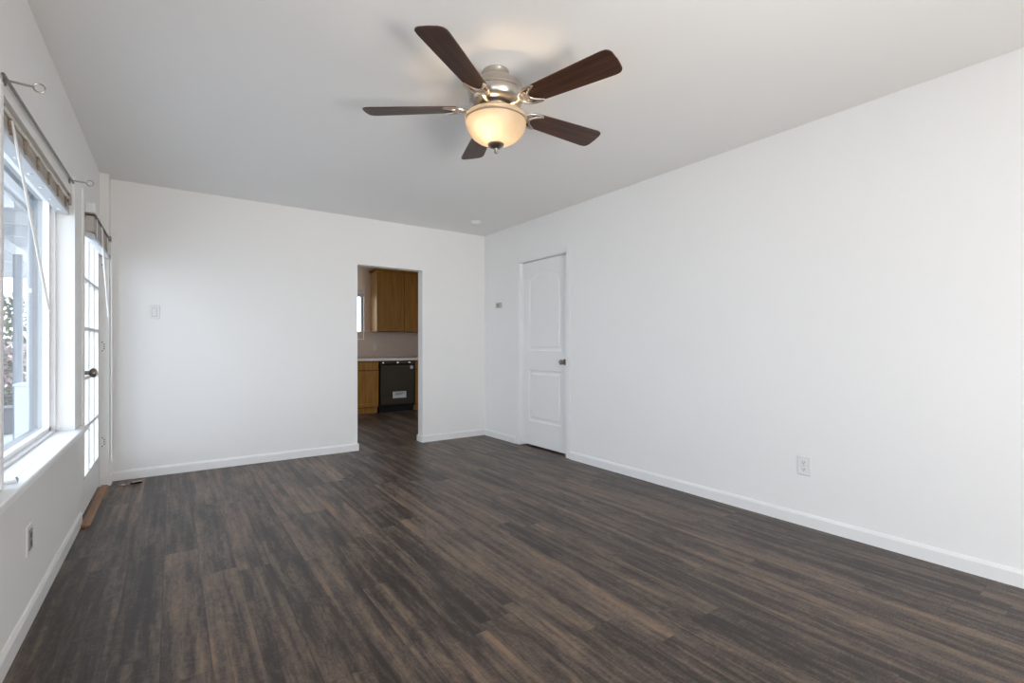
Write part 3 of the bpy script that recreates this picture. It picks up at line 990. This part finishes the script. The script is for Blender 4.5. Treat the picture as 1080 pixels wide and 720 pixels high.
dw = thing('dishwasher', (3.13, CF + 0.28, 0), 'dark slate dishwasher with a paper label between the oak cabinets', 'dishwasher')
MB().box(2.815, CF, 0.10, 3.445, KY - 0.012, 0.866).build('tub', M['black'], dw)
dd = MB().box(2.828, CF - 0.030, 0.125, 3.432, CF, 0.800, 0.006, 2).build('door', M['steel'], dw)
cp = MB().box(2.828, CF - 0.026, 0.806, 3.432, CF, 0.862, 0.004).build('control_panel', M['steel'], dw)
MB().tube([(2.90, CF - 0.036, 0.815), (3.36, CF - 0.036, 0.815)], 0.007, 10).build('handle_lip', M['black'], dd, True)
for x, wd in ((2.87, 0.02), (3.12, 0.028), (3.33, 0.03)):
    MB().box(x, CF - 0.0272, 0.832, x + wd, CF - 0.0255, 0.846).build('indicator', M['nickel'], cp)
MB().box(2.830, CF + 0.03, 0.0, 3.430, CF + 0.05, 0.122).build('toe_kick', M['black'], dw)
pl = MB().box(3.045, CF - 0.0315, 0.235, 3.285, CF - 0.0295, 0.345).build('paper_label', M['paper'], dd)
m = MB()
for z, x1 in ((0.318, 3.245), (0.302, 3.255), (0.286, 3.20)):
    m.box(3.085, CF - 0.0319, z, x1, CF - 0.0314, z + 0.008)
m.build('print', M['slot'], pl)
MB().lathe([(0.030, CF - 0.0315), (0.030, CF - 0.0295)], (3.385, 0, 0.752), 24, 'Y').build('round_sticker', M['blue_tag'], dd)

t = thing('worktop', (3.1, CF + 0.26, 0.87), 'pale stone kitchen counter over the cabinets and dishwasher', 'counter')
MB().box(1.86, CF - 0.035, 0.87, KX1 - 0.005, KY - 0.0085, 0.918, 0.004).build('slab', M['counter'], t)

UF = 8.09
uc = thing('wall_cabinet', (3.35, UF + 0.16, 1.37), 'tall honey oak wall cabinet with two doors above the kitchen counter', 'cabinet')
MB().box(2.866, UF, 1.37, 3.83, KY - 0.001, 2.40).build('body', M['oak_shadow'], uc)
MB().box(2.860, UF + 0.002, 1.372, 2.866, KY - 0.001, 2.40).build('side_panel', M['oak_lit'], uc)
m = MB()
m.prism([(UF - 0.022, 2.395), (UF - 0.045, 2.435), (UF - 0.045, 2.448), (UF + 0.05, 2.448), (UF + 0.05, 2.395)], 2.83, 3.83, 'X')
m.prism([(2.862, 2.395), (2.835, 2.435), (2.835, 2.448), (2.90, 2.448), (2.90, 2.395)], UF - 0.02, KY - 0.002, 'Y')
m.build('crown', M['oak'], uc)
panel_door('door', 2.872, 3.345, 1.376, 2.39, UF, uc)
panel_door('door', 3.353, 3.826, 1.376, 2.39, UF, uc)
uc2 = thing('wall_cabinet', (4.11, UF + 0.16, 1.37), 'honey oak wall cabinet further right along the kitchen wall', 'cabinet')
MB().box(3.835, UF, 1.37, 4.39, KY - 0.001, 2.40).build('body', M['oak'], uc2)
panel_door('door', 3.842, 4.384, 1.376, 2.39, UF, uc2)

t = thing('backsplash_outlet', (2.93, KY - 0.008, 1.10), 'small pale outlet on the beige backsplash above the counter', 'outlet')
MB().box(2.905, KY - 0.014, 1.050, 2.965, KY - 0.008, 1.145, 0.002).build('plate', M['counter'], t)
MB().box(2.922, KY - 0.0155, 1.068, 2.948, KY - 0.0135, 1.127, 0.001).build('socket', M['tile'], t)

# ------------------------------------------------------------------ outside the window
struct(MB().box(-16, -6, -0.2, XO, 22, -0.12).build('ground', M['concrete']), 'pale sunlit concrete patio outside the window', 'ground')
struct(MB().box(4.6, -30, -0.2, 30, 40, -0.12).build('ground.001', M['concrete']), 'pale ground around the house', 'ground')
struct(MB().box(XO, -30, -0.2, 4.6, YF - 0.15, -0.12).build('ground.002', M['concrete']), 'pale ground behind the viewpoint', 'ground')
struct(MB().box(XO, KY + 0.15, -0.2, 4.6, 40, -0.12).build('ground.003', M['concrete']), 'pale ground beyond the kitchen', 'ground')
m = MB()
m.box(-1.20, -2.4, 2.50, XO, 9.0, 2.56)
m.box(-1.23, -2.4, 2.48, -1.20, 9.0, 2.62)
struct(m.build('trim_eave', M['ext_white']), 'white roof eave outside above the big window', 'eave')
struct(MB().box(-1.2, -2.4, 2.66, 4.8, 9.0, 2.76).build('roof', M['roofing']), 'grey house roof', 'roof')

pc = thing('patio_cover', (-2.6, 9.0, 0), 'white slatted patio cover on blue grey posts outside the big window', 'patio cover')
m = MB()
for i in range(9):
    y = 6.6 + i * 0.85
    m.box(-4.6, y, 2.46, -1.26, y + 0.05, 2.60)
for x in (-4.5, -1.75):
    m.box(x - 0.04, 6.4, 2.32, x + 0.04, 13.6, 2.46)
m.build('beams', M['ext_white'], pc)
MB().box(-4.65, 6.4, 2.60, -1.25, 13.7, 2.63).build('roof_panel', M['ext_white'], pc)
for x, y in ((-1.68, 9.0), (-4.5, 9.0), (-4.5, 13.2), (-1.75, 13.2), (-1.02, 6.0)):
    if x == -1.02:
        continue
    MB().box(x - 0.042, y - 0.042, -0.12, x + 0.042, y + 0.042, 2.33).build('post', M['ext_post'], pc)
t = thing('downpipe', (-1.03, 6.1, -0.12), 'blue grey square downpipe outside beside the pale boarded panel', 'downpipe')
MB().box(-1.065, 6.07, -0.12, -0.995, 6.14, 2.49, 0.006).build('pipe', M['ext_post'], t)
MB().box(-1.072, 6.063, 1.6, -0.988, 6.147, 1.64).build('strap', M['ext_white'], t)

t = thing('privacy_panel', (-0.9, 7.6, -0.12), 'pale grey boarded privacy panel outside beyond the glazed door', 'panel')
m = MB()
for i in range(8):
    m.box(XO - 0.02 - 0.085 * (i + 1) + 0.004, 7.58, -0.10, XO - 0.02 - 0.085 * i, 7.61, 2.45, 0.003)
m.build('boards', M['panel'], t)
MB().box(-1.345, 7.56, -0.12, -1.30, 7.63, 2.48).build('post', M['ext_white'], t)

def foliage(name, x0, x1, y0, y1, z0, z1, n, size, m_, seed, label, group):
    r_ = random.Random(seed)
    mb = MB()
    for _ in range(n):
        u, v, h = r_.random(), r_.random(), r_.random() ** 0.85
        cx, cy, cz = x0 + (x1 - x0) * u, y0 + (y1 - y0) * v, z0 + (z1 - z0) * h * (0.82 + 0.18 * noise.noise(Vector((u * 7, seed, 0))))
        s = size * r_.uniform(0.6, 1.4)
        d1 = Vector((r_.gauss(0, 1), r_.gauss(0, 1), r_.gauss(0, 1))).normalized()
        d2 = d1.cross(Vector((r_.gauss(0, 1), r_.gauss(0, 1), r_.gauss(0, 1)))).normalized()
        c = Vector((cx, cy, cz))
        mb.bm.faces.new([mb.bm.verts.new(c + d1 * s), mb.bm.verts.new(c + d2 * s * 0.5), mb.bm.verts.new(c - d1 * s), mb.bm.verts.new(c - d2 * s * 0.5)])
    return mb
hd = thing('garden_hedge', (-3.4, 15.0, -0.12), 'tall leafy green hedge at the end of the patio', 'hedge')
foliage('', -6.0, -1.4, 14.4, 15.6, -0.1, 2.6, 5200, 0.075, None, 3, '', '').build('foliage', M['leaf'], hd)
m = MB()
for i in range(9):
    x = -5.8 + i * 0.53
    m.tube([(x, 15.0, -0.12), (x + 0.05, 15.02, 0.9), (x - 0.03, 15.0, 2.0)], [0.03, 0.022, 0.01], 7)
m.build('stems', M['ext_dark'], hd)
sb = thing('flowering_shrub', (-2.35, 12.2, -0.12), 'pale pink flowering shrub beside the patio post', 'shrub')
foliage('', -2.75, -2.05, 11.9, 12.5, 0.4, 1.3, 900, 0.05, None, 5, '', '').build('blossom', M['flower'], sb)
foliage('', -2.75, -2.05, 11.9, 12.5, 0.0, 1.2, 500, 0.06, None, 6, '', '').build('foliage', M['leaf'], sb)
m = MB()
for k in range(5):
    m.tube([(-2.4, 12.2, -0.12), (-2.4 + 0.08 * (k - 2), 12.2 + 0.04 * (k % 3 - 1), 0.4), (-2.4 + 0.16 * (k - 2), 12.2, 0.95)], [0.02, 0.014, 0.008], 7)
m.build('stems', M['ext_dark'], sb)

t = thing('storage_box', (-1.72, 9.5, -0.12), 'grey lidded storage box on the patio outside the window', 'box')
t.location = (-1.88, 9.75, -0.12)
m = MB().box(-2.02, 9.6, -0.12, -1.76, 9.95, 0.22, 0.008); m.build('body', M['ext_grey'], t)
m = MB().box(-2.035, 9.585, 0.22, -1.745, 9.965, 0.255, 0.006); m.build('lid', M['ext_grey'], t)
t = thing('garden_cabinet', (-1.5, 8.6, -0.12), 'white garden cabinet on the patio right of the post', 'cabinet')
m = MB().box(-1.60, 8.4, -0.10, -1.46, 8.8, 0.62, 0.006); m.build('body', M['ext_white'], t)
m = MB().box(-1.615, 8.385, 0.62, -1.445, 8.815, 0.65, 0.004); m.build('top', M['ext_white'], t)
t = thing('patio_chair', (-2.2, 11.0, -0.12), 'dark garden chair with a white arm rail on the patio', 'chair')
m = MB()
m.box(-2.42, 10.8, 0.28, -2.02, 11.2, 0.32, 0.006)
m.build('seat', M['ext_dark'], t)
m = MB().tube([(-2.40, 11.2, 0.32), (-2.40, 11.25, 0.66), (-2.32, 11.27, 0.72), (-2.12, 11.27, 0.72), (-2.04, 11.25, 0.66), (-2.04, 11.2, 0.32)], 0.02, 8)
m.build('backrest', M['ext_dark'], t)
for x in (-2.39, -2.05):
    for y in (10.83, 11.17):
        MB().tube([(x, y, -0.12), (x, y, 0.29)], 0.014, 8).build('leg', M['ext_dark'], t)
    MB().tube([(x, 10.8, 0.52), (x, 11.22, 0.52)], 0.016, 8).build('arm', M['ext_white'], t)
